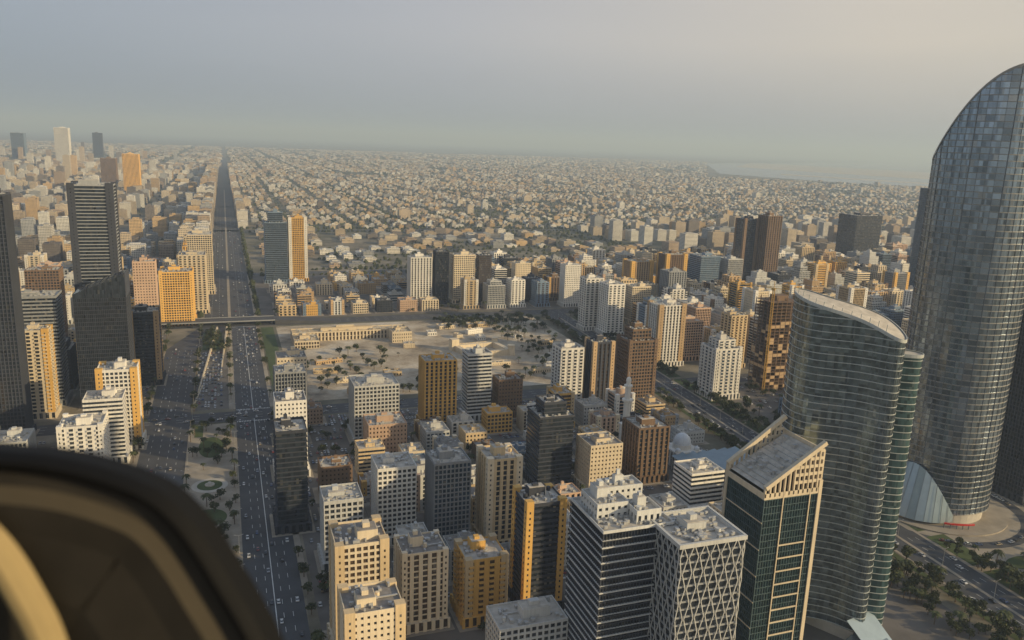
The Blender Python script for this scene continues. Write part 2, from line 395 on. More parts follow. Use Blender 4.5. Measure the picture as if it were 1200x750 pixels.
def fpL(t):
    r=35*(1+.022*math.cos(5*t)); return (r*math.cos(t),r*.92*math.sin(t))
loft(mb,fpL,80,8,330,4.2,lambda p:324-72*(max(0,(35-p[0])/72))**3,0,1,.6,.3,0)
for i in range(40):
    t=6.2832*i/40; x,y=fpL(t); tz=324-72*(max(0,(35-x)/72))**3
    mb.strut((x*1.006,y*1.006,8),(x*1.006,y*1.006,tz),.25 if i%4 else .5,6)
mb.cyl(0,0,.0,8,33,40,2)
pa=[(36*math.cos(A(a)),34*math.sin(A(a))) for a in range(195,300,7)]
for i in range(len(pa)-1):
    k0=math.sin(math.pi*i/(len(pa)-1));k1=math.sin(math.pi*(i+1)/(len(pa)-1))
    p,q=pa[i],pa[i+1]; s0=1+.34*k0; s1=1+.34*k1
    mb.quad((p[0]*s0,p[1]*s0,3),(q[0]*s1,q[1]*s1,3),(q[0],q[1],8+34*k1),(p[0],p[1],8+34*k0),3)
    mb.strut((p[0]*s0*1.01,p[1]*s0*1.01,3.2),(p[0]*1.01,p[1]*1.01,8.2+34*k0),.2,6)
mb.cyl(0,0,.0,1.0,50,48,4)
for a in range(283,313,6):
    mb.strut((41*math.cos(A(a)),41*math.sin(A(a)),4.5),(41*math.cos(A(a+6)),41*math.sin(A(a+6)),4.5),1.1,5)
    mb.cyl(41*math.cos(A(a)),41*math.sin(A(a)),1,4.2,.3,6,6)
canM=simple("canopy_glass",(.36,.44,.48),.25,metal=.4,ns=.1,amp=.5)
lbandM=wallmat("landmark_band",(.27,.26,.24),.4)
o=mb.obj("skyscraper",[GM['land'],lbandM,concM,canM,paveM,redM,WM['mull']],(lx,ly,0),-bearing)
FOOT.append((lx-52,ly-52,lx+52,ly+52))
# wavy glass tower
ax_,ay_,_,_=G(948,722)
mb=MB()
def fpA(t):
    x=30*math.copysign(abs(math.cos(t))**.85,math.cos(t)); return (x,12.5*math.sin(t)+4.5*math.sin(math.pi*x/27))
def fpB(t):
    x=10*math.cos(t); return (x+25.5,6*math.sin(t)+10+2*math.sin(x/6))
adb=wallmat("sail_tower_band",(.46,.48,.46),.4)
loft(mb,fpA,72,6,190,3.9,lambda p:187-17*((p[0]+30)/60)+2.5*math.sin((p[0]+30)/60*math.pi),0,1,.36,.22,2)
loft(mb,fpB,40,6,168,3.9,lambda p:161,3,1,.36,.22,2)
for i in range(36):
    t=6.2832*i/36; x,y=fpA(t); mb.strut((x*1.004,y*1.004,6),(x*1.004,y*1.004,186-17*((x+30)/60)),.1,6)
mb.box(-25,-8,0,27,8,6.2,4)
for i in range(13):
    x=-29+i*4.2; y=-12.0*math.sqrt(max(0,1-(x/30.5)**2))+4.5*math.sin(math.pi*x/27); z=187-17*((x+30)/60)
    mb.strut((x,y,z),(x+.5,y-.4,z+5),.3,1)
mb.cyl(36,-6,0,5,13,20,5,rb=10)
mb.quad((24,-12,14),(42,-17,2),(46,4,2),(30,8,14),5)
o=mb.obj("wavy_glass_tower",[GM['sky'],adb,roofM,GM['green'],concM,canM,WM['mull']],(ax_,ay_,0),A(-62))
FOOT.append((ax_-28,ay_-36,ax_+28,ay_+36))
# green glass tower with slanted crown
cx,cy,w,d,h=survey(838,946,775,580,.95)
mb=MB(); mb.box(-w/2-5,-d/2-5,0,w/2+5,d/2+5,.15,4)
facade(mb,0,0,w,d,.15,h,'glass',5,1,3.7)
for k in range(3,int(h/3.7)-6,2):
    mb.box(-w*.18,-d/2-.5,k*3.7+1,w*.30,-d/2-.08,k*3.7+1.7,0)
for xx in(-w*.18,w*.30): mb.box(xx,-d/2-.55,0.15,xx+.6,-d/2-.07,h,0)
for k in range(1,int(h/3.7),4):
    mb.box(-w/2-.35,-d/2-.1,k*3.7,-w/2-.08,d/2+.1,k*3.7+.6,0)
mb.box(w/2-1.6,-d/2-.6,.15,w/2+.5,-d/2+.9,h+4,0); mb.box(-w/2-.5,d/2-1.5,.15,-w/2+1,d/2+.5,h+3,0)
for yy,hh,t in((-d/2-.4,24,1.2),(d/2-.8,27,1.2)):
    for i in range(12):
        xa=-w/2+w*i/12; xb=-w/2+w*(i+1)/12; z1=h+hh*(.12+.88*((i+1)/12)); z0_=h+hh*(.12+.88*(i/12))
        mb.strut((xa,yy+t/2,z0_),(xb,yy+t/2,z1),2.2,0); mb.box(xa-.35,yy,h-2,xa+.45,yy+t,z0_,0)
        if i>5:
            for zz in range(int(h)+4,int(z0_)-1,4): mb.box(xa+.45,yy+.2,zz,xb-.36,yy+t-.2,zz+1.6,0)
mb.box(w/2-.6,-d/2,h-1,w/2+.3,d/2,h+20,0)
mb.box(-w/2-.4,-d/2-.4,h-3.2,w/2+.4,d/2+.4,h,0)
mb.quad((-w/2+1,-d/2+2,h+1),(w/2-1,-d/2+2,h+18),(w/2-1,d/2-2,h+18),(-w/2+1,d/2-2,h+1),2)
for i in range(1,12):
    x=-w/2+w*i/12; z=h+1+17*i/12; mb.box(x-.1,-d/2+2,z,x+.25,d/2-2,z+.6,3)
for i in range(26):
    x=U(-w/2+3,w/2-5); y=U(-d/2+4,d/2-6); z=h+1+17*(x+w/2)/w; mb.box(x,y,z-.5,x+U(1,3),y+U(1,3),z+U(1.2,3),3)
o=mb.obj("office_tower",[WM['cream'],GM['green'],roofM,equipM,paveM,WM['teal']],(cx,cy,0)); FOOT.append((cx-w/2-4,cy-d/2-4,cx+w/2+4,cy+d/2+4))
# lattice tower
cx,cy,w,d,h=survey(744,860,850,645,.9)
mb=MB(); mb.box(-w/2-5,-d/2-5,0,w/2+5,d/2+5,.15,4); facade(mb,0,0,w,d,.15,h,'wband',5,1,3.8)
def lattice(p0,ex,L,nrm):
    n=12; s=L/n; seg=7.6; nz=int(h/seg)
    for k in range(n+1):
        for j in range(nz+1):
            o0=.36*s*(1 if (j%2)==0 else -1)*(1 if k%2==0 else -1); o1=-o0
            a=min(max(k*s+o0,0),L); b=min(max(k*s+o1,0),L); zt=min((j+1)*seg,h)
            if zt-j*seg<.5: continue
            A0=(p0[0]+ex[0]*a+nrm[0]*.5,p0[1]+ex[1]*a+nrm[1]*.5,j*seg+.2); B0=(p0[0]+ex[0]*b+nrm[0]*.5,p0[1]+ex[1]*b+nrm[1]*.5,zt)
            mb.strut(A0,B0,.38,0)
lattice((-w/2,-d/2),(1,0),w,(0,-1)); lattice((-w/2,-d/2),(0,1),d,(-1,0)); lattice((w/2,-d/2),(0,1),d,(1,0)); lattice((-w/2,d/2),(1,0),w,(0,1))
mb.box(-w/2-.9,-d/2-.9,h,w/2+.9,-d/2+.3,h+2,0);mb.box(-w/2-.9,d/2-.3,h,w/2+.9,d/2+.9,h+2,0)
mb.box(-w/2-.9,-d/2+.3,h,-w/2+.3,d/2-.3,h+2,0);mb.box(w/2-.3,-d/2+.3,h,w/2+.9,d/2-.3,h+2,0)
rooftop(mb,0,0,w-1,d-1,h,0,2,3,1.8)
o=mb.obj("office_tower",[WM['lgrey'],GM['black'],roofM,equipM,paveM,WM['grey']],(cx,cy,0)); FOOT.append((cx-w/2-4,cy-d/2-4,cx+w/2+4,cy+d/2+4))
# black glass banded tower with terraces
cx,cy,w,d,h=survey(656,782,830,612,1.0)
mb=MB(); mb.box(-w/2-4,-d/2-4,0,w/2+4,d/2+4,.15,4)
facade(mb,0,0,w,d,.15,h*.93,'glass',5,1,3.8)
n=int(h*.93/3.8)
for k in range(n): mb.box(-w/2-.3,-d/2-.3,k*3.8+2.2,w/2+.3,d/2+.3,k*3.8+(2.75 if k%2 else 2.35),0)
rooftop(mb,0,0,w,d,h*.93,0,2,3,1.5,core=False)
for (x,y,a,b,hh) in((-w*.2,d*.1,w*.45,d*.5,7),(w*.2,-d*.2,w*.35,d*.35,5),(w*.12,d*.28,w*.5,d*.3,10)):
    facade(mb,x,y,a,b,h*.93+.1,h*.93+hh,'punched',0,1,3.4); rooftop(mb,x,y,a,b,h*.93+hh,0,2,3,1.2)
o=mb.obj("office_tower",[WM['lgrey'],GM['black'],roofM,equipM,paveM,WM['dark']],(cx,cy,0)); FOOT.append((cx-w/2-3,cy-d/2-3,cx+w/2+3,cy+d/2+3))
# glass tower with sloping roof (left)
cx,cy,w,d,h=survey(95,156,478,350,.8)
mb=MB(); facade(mb,0,0,w,d,.15,h,'glass',0,1,3.8)
mb.prism([(-w/2,-d/2),(w/2,-d/2),(w/2,d/2),(-w/2,d/2)],h,lambda x,y:h+4+18*(x+w/2)/w,1)
for i in range(9):
    x=-w/2+w*i/8; mb.box(x-.1,-d/2-.15,h,x+.1,d/2+.15,h+4.3+18*i/8,0)
mb.box(-w/2-3,-d/2-3,0,w/2+3,d/2+3,.15,2)
o=mb.obj("office_tower",[WM['dark'],GM['black'],paveM],(cx,cy,0)); FOOT.append((cx-w/2,cy-d/2,cx+w/2,cy+d/2))
# tower under construction + crane
cx,cy,w,d,h=survey(880,932,460,355,.8)
mb=MB(); n=int(h/3.6)
for k in range(n+1): mb.box(-w/2,-d/2,k*3.6,w/2,d/2,k*3.6+.35,0)
for i in range(7):
    for j in range(5):
        x=-w/2+.6+(w-1.2)*i/6; y=-d/2+.6+(d-1.2)*j/4; mb.box(x-.35,y-.35,0,x+.35,y+.35,h+(3 if (i+j)%2 else 0),0)
mb.box(-w*.2,-d*.2,0,w*.2,d*.2,h+5,0)
for k in range(n-6):
    for i in range(6):
        if R()<.3: mb.box(-w/2+.6+(w-1.2)*i/6+.5,-d/2+.1,k*3.6+.35,-w/2+.6+(w-1.2)*(i+1)/6-.4,-d/2+.3,k*3.6+3.6,1)
        if R()<.3 and i<4: mb.box(-w/2+.1,-d/2+.6+(d-1.2)*i/4+.5,k*3.6+.35,-w/2+.3,-d/2+.6+(d-1.2)*(i+1)/4-.4,k*3.6+3.6,1)
o=mb.obj("building_under_construction",[WM['brown'],WM['tan']],(cx,cy,0)); FOOT.append((cx-w/2,cy-d/2-4,cx+w/2,cy+d/2))
def crane(x,y,h,L,rot):
    mb=MB(); a=1.1
    for sx in(-a,a):
        for sy in(-a,a): mb.strut((sx,sy,0),(sx,sy,h),.35)
    z=0;s=1
    while z<h-2.4:
        mb.strut((-a*s,-a,z),(a*s,-a,z+2.4),.2);mb.strut((-a,-a*s,z),(-a,a*s,z+2.4),.2);mb.strut((a,-a*s,z),(a,a*s,z+2.4),.2);mb.strut((-a*s,a,z),(a*s,a,z+2.4),.2); s=-s; z+=2.4
    mb.box(-1.4,-1.4,h,1.4,1.4,h+2.5); mb.box(1.0,-2.4,h,3,-1.0,h+2.2)
    for sy in(-.8,.8): mb.strut((-16,sy,h+2.5),(L,sy,h+2.5),.35)
    mb.strut((2,0,h+4.2),(L-2,0,h+3.6),.35); x_=2
    while x_<L-3: mb.strut((x_,-.8,h+2.5),(x_+1.5,0,h+4.1),.14);mb.strut((x_+1.5,0,h+4.1),(x_+3,.8,h+2.5),.14); x_+=3
    mb.strut((0,0,h+2.5),(0,0,h+10),.5); mb.strut((0,0,h+10),(L*.7,0,h+4),.12); mb.strut((0,0,h+10),(-14,0,h+2.6),.12)
    mb.box(-16,-1.2,h+.2,-12.5,1.2,h+2.4,1); mb.strut((L*.6,0,h+2.4),(L*.6,0,h-22),.1)
    mb.obj("tower_crane",[craneM,concM],(x,y,0),rot)
crane(cx-w/2-4,cy-d/2-4,h+14,38,2.2)
# mosque + minaret + hall
x,y,_,_=G(797,542); mb=MB(); facade(mb,0,0,24,24,.15,13,'vert',0,1,6.4); mb.box(-12,-12,13,12,12,14,0); mb.cyl(0,0,14,18,7.8,20,0); mb.dome(0,0,18,7.6,20,8,2,1.15); mb.cyl(0,0,26,30,.2,6,2)
for sx in(-9,9):
    for sy in(-9,9): mb.cyl(sx,sy,14,15.2,2.4,12,0); mb.dome(sx,sy,15.2,2.3,12,5,2)
mb.obj("mosque",[WM['white'],GM['dark'],domeM],(x,y,0)); FOOT.append((x-15,y-15,x+15,y+15)); FOOT.append((x-32,y-52,x+10,y-14))
x,y,_,_=G(731,528); mb=MB(); 
mb.box(-4,-4,0,4,4,24); mb.box(-4.8,-4.8,24,4.8,4.8,25.4); mb.cyl(0,0,25.4,46,3.2,8); mb.cyl(0,0,46,47.8,4.8,12); mb.cyl(0,0,47.8,59,2.6,12); mb.cyl(0,0,59,60.4,3.7,12); mb.cyl(0,0,60.4,64,2.0,10); mb.dome(0,0,64,2.3,10,5,0,1.6); mb.cyl(0,0,67,72,.2,5)
mb.obj("minaret",[WM['white']],(x,y,0)); FOOT.append((x-5,y-5,x+5,y+5))
x,y,_,_=G(838,556); mb=MB(); facade(mb,0,0,62,36,.15,12,'vert',0,1,5.9)
for i in range(6):
    a=-31+i*10.33; mb.prism([(a,-19),(a+10.2,-19),(a+10.2,19),(a,19)],12,(lambda X0:(lambda X,Y:12.3+2.2*(X-X0)/10.2))(a),2)
mb.obj("exhibition_hall",[WM['lgrey'],GM['blue'],simple("roof_metal_blue",(.22,.29,.34),.4,metal=.3,ns=.1)],(x,y,0)); FOOT.append((x-33,y-20,x+33,y+20))
# ---------------- ground, roads
def sheet(name,polys,mat,z):
    mb=MB()
    for p in polys:
        n=len(mb.v); mb.v+=[(a,b,z) for a,b in p]; mb.f.append(tuple(range(n,n+len(p)))); mb.m.append(0)
    return mb.obj(name,[mat])
def rect(x0,y0,x1,y1): return [(x0,y0),(x1,y0),(x1,y1),(x0,y1)]
sheet("ground",[rect(-70000,-20000,90000,90000)],groundM,0)
def dirp(b,r): b=math.radians(b); return (r*math.sin(b),r*math.cos(b))
sheet("sea",[[dirp(34,9800),dirp(44,8200),dirp(60,7000),dirp(75,9000),dirp(75,60000),dirp(46,60000),dirp(33,17000)]],waterM,.5)
sheet("sand_island",[[dirp(35,14500),dirp(44,12000),dirp(60,11000),dirp(60,15000),dirp(44,18500),dirp(36,21000)],[dirp(15,14000),dirp(30,12500),dirp(31,13600),dirp(16,16000)],[dirp(38,10400),dirp(48,9300),dirp(48,9700),dirp(38,11000)]],desertM,1.0)
X2=lambda y:412+.062*y
cross=[(742,770),(1132,1166),(1560,1590),(2280,2320),(3050,3080),(4100,4140)]
roads=[rect(-74,-200,-38,742),rect(2,-200,34,742),rect(-74,770,-38,1020),rect(2,770,34,1132),[(-74,1020),(-38,1020),(0,1132),(-40,1132)],rect(-34,1166,34,1560)]
sheet("main_avenue_road",roads,asphaltM,.03)
sheet("main_avenue_road",[rect(-34,1590,34,9000)],asphaltM,.03)
sheet("cross_street_road",[rect(-3000,a,3500,b) for a,b in cross],asphaltM,.03)
sheet("side_street_road",[[(X2(a)-17,a),(X2(a)+17,a),(X2(b)+17,b),(X2(b)-17,b)] for a,b in((-100,742),(770,1132),(1590,2280),(2320,3050),(3080,4100))],asphaltM,.03)
sheet("parking_lot_road",[rect(40,-100,395,738),rect(-37,780,-4,1000),rect(-130,780,-78,1100),rect(500,440,1150,735),rect(40,1172,1500,1555)],parkM,.02)
sheet("plaza",[rect(60,784,440,1122)],plazaM,.06)
sheet("median_park_pavement",[rect(-34,440,-4,738),rect(-34,100,-4,400)],paveM,.12)
def ell(cx,cy,a,b,n=36,rot=0): return [(cx+a*math.cos(6.2832*i/n)*math.cos(rot)-b*math.sin(6.2832*i/n)*math.sin(rot),cy+a*math.cos(6.2832*i/n)*math.sin(rot)+b*math.sin(6.2832*i/n)*math.cos(rot)) for i in range(n)]
def ringp(cx,cy,r0_,r1_,n=48,a0=0,a1=360):
    out=[]
    for i in range(n):
        t0=A(a0+(a1-a0)*i/n);t1=A(a0+(a1-a0)*(i+1)/n)
        out.append([(cx+r0_*math.cos(t0),cy+r0_*math.sin(t0)),(cx+r1_*math.cos(t0),cy+r1_*math.sin(t0)),(cx+r1_*math.cos(t1),cy+r1_*math.sin(t1)),(cx+r0_*math.cos(t1),cy+r0_*math.sin(t1))])
    return out
sheet("lawn",[ell(-19,480,11,26),ell(-19,545,12,14),ell(-19,680,10,24),rect(-33,706,-26,736),rect(-33,1010,-10,1100),rect(40,784,56,1120)]+[[(X2(y)-24,y),(X2(y)-19,y),(X2(y+40)-19,y+40),(X2(y+40)-24,y+40)] for y in range(240,700,50)]+[[(X2(y)+20,y),(X2(y)+36,y),(X2(y+40)+36,y+40),(X2(y+40)+20,y+40)] for y in range(200,1100,48)],lawnM,.16)
sheet("garden_pavement",[rect(452,180,760,435)],paveM,.07)
sheet("ring_road",ringp(lx,ly,58,67)+ringp(lx+40,ly-110,22,30),asphaltM,.11)
sheet("lawn",[ell(lx+62,ly-62,22,9,rot=.7),ell(lx+40,ly-110,18,18),ell(lx-10,ly-86,16,8),ell(lx+85,ly-30,9,26),ell(lx+10,ly-140,26,9,rot=.3),ell(lx+95,ly-100,15,10,rot=.5)],lawnM,.175)
mk=MB()
def dash(x,y0,y1,w=.25,on=5,off=9,fx=None):
    y=y0
    while y<y1:
        xx=x if fx is None else fx(y)+x; mk.quad((xx-w/2,y,.055),(xx+w/2,y,.055),(xx+w/2,y+on,.055),(xx-w/2,y+on,.055)); y+=on+off
for a,b in((200,742),(770,1130)):
    for x in(-66,-59,-52,-45): dash(x,a,min(b,1018))
    for x in(9,14,22,27): dash(x,a,b)
    dash(18,a,b,.5,13.9,.1)
for x in(-24,-14,14,24): dash(x,1170,3000,.3)
for x in(-12,-6,6,12): dash(x,200,1130,fx=X2)
for a,b in cross[:3]:
    for k in(.25,.5,.75):
        yy=a+(b-a)*k; x=-400
        while x<900: mk.quad((x,yy-.15,.055),(x+6,yy-.15,.055),(x+6,yy+.15,.055),(x,yy+.15,.055)); x+=14
for yy in(738,772,1128):
    for x in np.arange(3,33,1.4): mk.quad((x,yy,.055),(x+.7,yy,.055),(x+.7,yy+3,.055),(x,yy+3,.055))
mk.obj("road_markings",[paintM])
mb=MB()
for x0,y0,x1,y1 in((-38,440,-34,738),(-4,440,2,738),(-4,776,2,1125),(34,440,38,738),(34,776,38,1125),(-78,300,-74,738),(-78,776,-74,1015),(-2,1172,2,1555),(-2,1595,2,4000),(34,1172,38,1555),(-38,1172,-34,1555)):
    mb.box(x0,y0,0,x1,y1,.15)
for y in range(200,1100,30):
    for s in(-1,1):
        xa,xb=X2(y),X2(y+30); mb.prism([(xa+s*17.2-.3,y),(xa+s*17.2+2,y),(xb+s*17.2+2,y+30),(xb+s*17.2-.3,y+30)],0,.15)
    xa,xb=X2(y),X2(y+30); mb.prism([(xa-1.2,y),(xa+1.2,y),(xb+1.2,y+30),(xb-1.2,y+30)],0,.18)
mb.obj("kerb",[paveM])
mb=MB()
mb.prism([(-36,800),(-35,800),(-15,1110),(-17,1110)],0,lambda x,y:.5+5.5*(y-800)/310)
mb.prism([(-12,900),(-11,900),(-3,1110),(-5,1110)],0,lambda x,y:.5+5.5*(y-900)/210)
mb.prism([(-36,800),(-30,860),(-29,860),(-35,800)],0,1.2)
mb.obj("retaining_wall",[WM['cream']])
mb=MB(); mb.box(-90,1136,5.2,60,1162,6.4,1); mb.box(-90,1135.4,5.6,60,1136,7.2); mb.box(-90,1162,5.6,60,1162.6,7.2)
for x in(-78,-38,-2,36,56):
    for y in(1142,1156): mb.cyl(x,y,0,5.2,1.1,10)
mb.prism([(-180,1136),(-90,1136),(-90,1162),(-180,1162)],0,lambda x,y:.3+6.1*(x+180)/90,1); mb.prism([(60,1136),(150,1136),(150,1162),(60,1162)],0,lambda x,y:.3+6.1*(150-x)/90,1)
mb.obj("road_bridge",[WM['grey'],asphaltM]); 
# ---- plaza buildings
mb=MB()
facade(mb,0,0,150,24,.15,11,'vert',0,1,5.4); rooftop(mb,0,0,150,24,11,0,2,3,.4)
facade(mb,-60,-30,30,36,.15,9,'grid',0,1,4.4); rooftop(mb,-60,-30,30,36,9,0,2,3,.6)
facade(mb,62,-26,26,28,.15,13,'punched',0,1,4.2); rooftop(mb,62,-26,26,28,13,0,2,3,.6)
mb.obj("cultural_centre",[WM['cream'],GM['bronze'],WM['beige'],equipM],(150,1040,0)); FOOT.append((72,990,228,1056))
mb=MB()
for x0,y0,x1,y1 in((-30,-24,30,-18),(-30,18,30,24),(-30,-18,-24,18),(24,-18,30,18)): mb.box(x0,y0,0,x1,y1,7)
for k in range(30):
    mb.box(-30+2*k,-24,7,-29+2*k,-23.4,8); mb.box(-30+2*k,23.4,7,-29+2*k,24,8)
for x,y,r,h in((-29,-23,5,13),(29,-23,5,12),(29,23,4.5,11)): mb.cyl(x,y,0,h,r,14,0,r*.85); mb.cyl(x,y,h,h+1,r*.95,14)
mb.box(-34,18,0,-24,28,15)
mb.obj("fort",[WM['cream']],(300,930,0),.15); FOOT.append((262,898,338,962))
for i in range(34):
    x,y=U(75,425),U(795,1110); a,b,h=U(8,34),U(5,18),U(2.5,6)
    if not freerect(x-a/2,y-b/2,x+a/2,y+b/2,4): continue
    FOOT.append((x-a/2,y-b/2,x+a/2,y+b/2)); mb=MB()
    facade(mb,0,0,a,b,.1,h,'punched',0,1,3.2); rooftop(mb,0,0,a,b,h,0,2,3,.5,core=False)
    mb.obj("plaza_pavilion",[WM[random.choice(['cream','beige','tan','cream','white'])],GM['dark'],roofM,equipM],(x,y,0),U(-.3,.3))
# ---------------- filler buildings, individual
styles=['grid','bands','punched','vert','balcony','fins','grid','punched','vert','wband']; walls=['white','white','white','cream','cream','beige','beige','tan','lgrey','grey','brown','pink','gold','blue','dark','lgrey']
def fill(x0,y0,x1,y1,cw,cdp,hf,prob,nm="apartment_building",walls=walls,mg=4):
    y=y0
    while y<y1:
        x=x0+U(0,6)
        while x<x1:
            w,d=U(.52,.78)*cw,U(.5,.75)*cdp; px,py=x+cw/2+U(-2,2),y+cdp/2+U(-2,2)
            if R()<prob and freerect(px-w/2,py-d/2,px+w/2,py+d/2,mg):
                ok=all(not(a-8<py+d/2 and py-d/2<b+8) for a,b in cross) and (py>1166 or abs(px-X2(py))>17+w/2+8)
                h=hf(px,py)
                if ok: tower(nm,px,py,w,d,h,random.choice(styles),random.choice(walls),random.choice(['dark','dark','bronze','blue','black']),random.choice(walls) if R()<.3 else None,dense=.7,crown='step' if (R()<.2 and h>35) else None)
            x+=cw
        y+=cdp
fill(48,380,400,735,32,33,lambda x,y:U(10,34) if R()<.4 else U(8,20),.85,mg=3)
fill(500,440,640,735,38,38,lambda x,y:U(9,24),.75)
fill(640,440,1150,735,44,44,lambda x,y:U(30,60),.75)
fill(520,785,1250,1125,42,42,lambda x,y:U(34,72),.8)
fill(60,1180,300,1550,36,38,lambda x,y:U(8,20),.75)
fill(300,1180,1500,1410,40,42,lambda x,y:U(34,62),.85)
fill(300,1420,900,1550,42,42,lambda x,y:U(14,40),.5)
fill(900,1430,2000,1550,46,44,lambda x,y:U(30,60),.75)
fill(-420,440,-86,735,40,40,lambda x,y:U(10,30) if x>-150 else U(20,45),.75)
fill(-520,785,-130,1125,42,44,lambda x,y:U(22,55),.78)
fill(-700,1180,-95,1550,42,42,lambda x,y:U(25,58),.8)
for y in range(1180,1550,30):
    if freerect(-72,y,-46,y+26,1): tower("apartment_building",-60,y+13,24,25,U(58,76),random.choice(styles),random.choice(['cream','beige','gold','white']),'dark',dense=.6)
# ---------------- distant masses
def massmesh(name,C,mat):
    n=len(C)
    sx=np.array([-1,1,1,-1,-1,1,1,-1])*.5; sy=np.array([-1,-1,1,1,-1,-1,1,1])*.5; sz=np.array([0,0,0,0,1,1,1,1])
    V=np.stack([C[:,0:1]+C[:,2:3]*sx,C[:,1:2]+C[:,3:4]*sy,C[:,4:5]+C[:,5:6]*sz],-1).reshape(-1,3)
    fq=np.array([[4,5,6,7],[0,1,5,4],[1,2,6,5],[2,3,7,6],[3,0,4,7]])
    Fq=(np.arange(n)[:,None,None]*8+fq).reshape(-1)
    me=bpy.data.meshes.new(name); me.vertices.add(n*8); me.vertices.foreach_set('co',V.ravel().astype(np.float32))
    me.loops.add(n*20); me.loops.foreach_set('vertex_index',Fq.astype(np.int32)); me.polygons.add(n*5); me.polygons.foreach_set('loop_start',np.arange(n*5,dtype=np.int32)*4)
    me.update(calc_edges=True); at=me.color_attributes.new("tint",'FLOAT_COLOR','POINT')
    col=np.ones((n*8,4),np.float32); col[:,:3]=np.repeat(C[:,6:9],8,0); at.data.foreach_set('color',col.ravel()); me.materials.append(mat); me.validate(); me.shade_flat()
    o=bpy.data.objects.new(name,me); sc.collection.objects.link(o); return o
PAL=np.array([(.72,.68,.60),(.66,.56,.42),(.52,.42,.3),(.60,.50,.37),(.46,.35,.25),(.38,.39,.40),(.6,.42,.22),(.20,.17,.15),(.76,.74,.68),(.74,.71,.65)])
def lf(x,y): return np.sin(x*.0031+1.3)*np.sin(y*.0023+.4)+.6*np.sin(x*.0011-y*.0017+2)+.4*np.sin(x*.007+y*.004)
def gridpts(x0,y0,x1,y1,sx,sy,bl=(-22,64)):
    X,Y=np.meshgrid(np.arange(x0,x1,sx),np.arange(y0,y1,sy)); X=X.ravel();Y=Y.ravel()
    b=np.degrees(np.arctan2(X,Y)); k=(b>bl[0])&(b<bl[1])&(np.abs(X)>44); 
    for a,c in cross: k&=(Y<a-12)|(Y>c+12)
    return X[k],Y[k]
def mass(name,x0,y0,x1,y1,sx,sy,prob,h0,h1,wf=(.5,.85),street=None,cond=None,jit=.12):
    X,Y=gridpts(x0,y0,x1,y1,sx,sy)
    k=rng.random(len(X))<prob
    if street: k&=((np.floor(X/sx).astype(int)%street[0])!=0)&((np.floor(Y/sy).astype(int)%street[1])!=0)
    if cond is not None: k&=cond(X,Y)
    X,Y=X[k],Y[k]; n=len(X)
    X=X+rng.uniform(-jit,jit,n)*sx; Y=Y+rng.uniform(-jit,jit,n)*sy
    W=rng.uniform(*wf,n)*sx; D=rng.uniform(*wf,n)*sy; Hh=h0+(h1-h0)*rng.random(n)**1.3
    col=PAL[rng.integers(0,len(PAL),n)]*rng.uniform(.7,1.05,(n,1))
    C=np.column_stack([X,Y,W,D,np.zeros(n),Hh,col])
    C2=np.column_stack([X+rng.uniform(-.15,.15,n)*W,Y+rng.uniform(-.15,.15,n)*D,W*rng.uniform(.25,.6,n),D*rng.uniform(.25,.6,n),Hh,rng.uniform(1.5,4,n),col*1.02])
    massmesh(name,np.vstack([C,C2]),facM); return X,Y
notwater=lambda X,Y:~((np.degrees(np.arctan2(X,Y))>33)&(np.hypot(X,Y)>8300))
mass("distant_apartment_blocks",-2600,1600,-90,6000,40,42,.7,16,56,street=(6,5))
mass("distant_avenue_apartment_blocks",-76,1600,-44,6500,30,30,.95,52,76,wf=(.8,.95),jit=0.02)
mass("distant_avenue_apartment_blocks",46,2330,80,6500,34,34,.8,20,48,wf=(.7,.9),jit=.02)
mass("distant_apartment_blocks",1050,1600,3300,2270,46,44,.66,18,58,street=(6,5))
mass("distant_apartment_blocks",1500,800,3000,1550,46,44,.66,18,60,street=(6,5))
mass("distant_low_buildings",90,1600,1050,2270,40,40,.42,6,16,cond=lambda X,Y:lf(X*2,Y*2)>-.5)
mass("distant_villas",90,2330,5000,5200,25,26,.58,6,12,street=(7,4),cond=lambda X,Y:(lf(X,Y)>-1.35)&(np.hypot(X,Y)<5200),jit=.25,wf=(.4,.85))
mass("distant_villas",90,3000,9000,9500,38,38,.56,7,14,street=(7,5),cond=lambda X,Y:(lf(X,Y)>-1.3)&(np.hypot(X,Y)>5200)&(np.hypot(X,Y)<9300)&notwater(X,Y),jit=.3,wf=(.35,.85))
mass("distant_villas",-6000,6000,11000,16000,70,70,.5,8,18,street=(7,5),cond=lambda X,Y:(lf(X,Y)>-1.1)&(np.hypot(X,Y)>6500)&((np.hypot(X,Y)>9300)|(X<90))&notwater(X,Y),jit=.3)
mass("distant_apartment_blocks",90,2330,7000,8000,210,230,.16,18,38,wf=(.1,.2),jit=.45,cond=notwater)
mass("distant_towers",-2500,3000,-200,9000,260,260,.3,70,130,wf=(.1,.14),jit=.3)
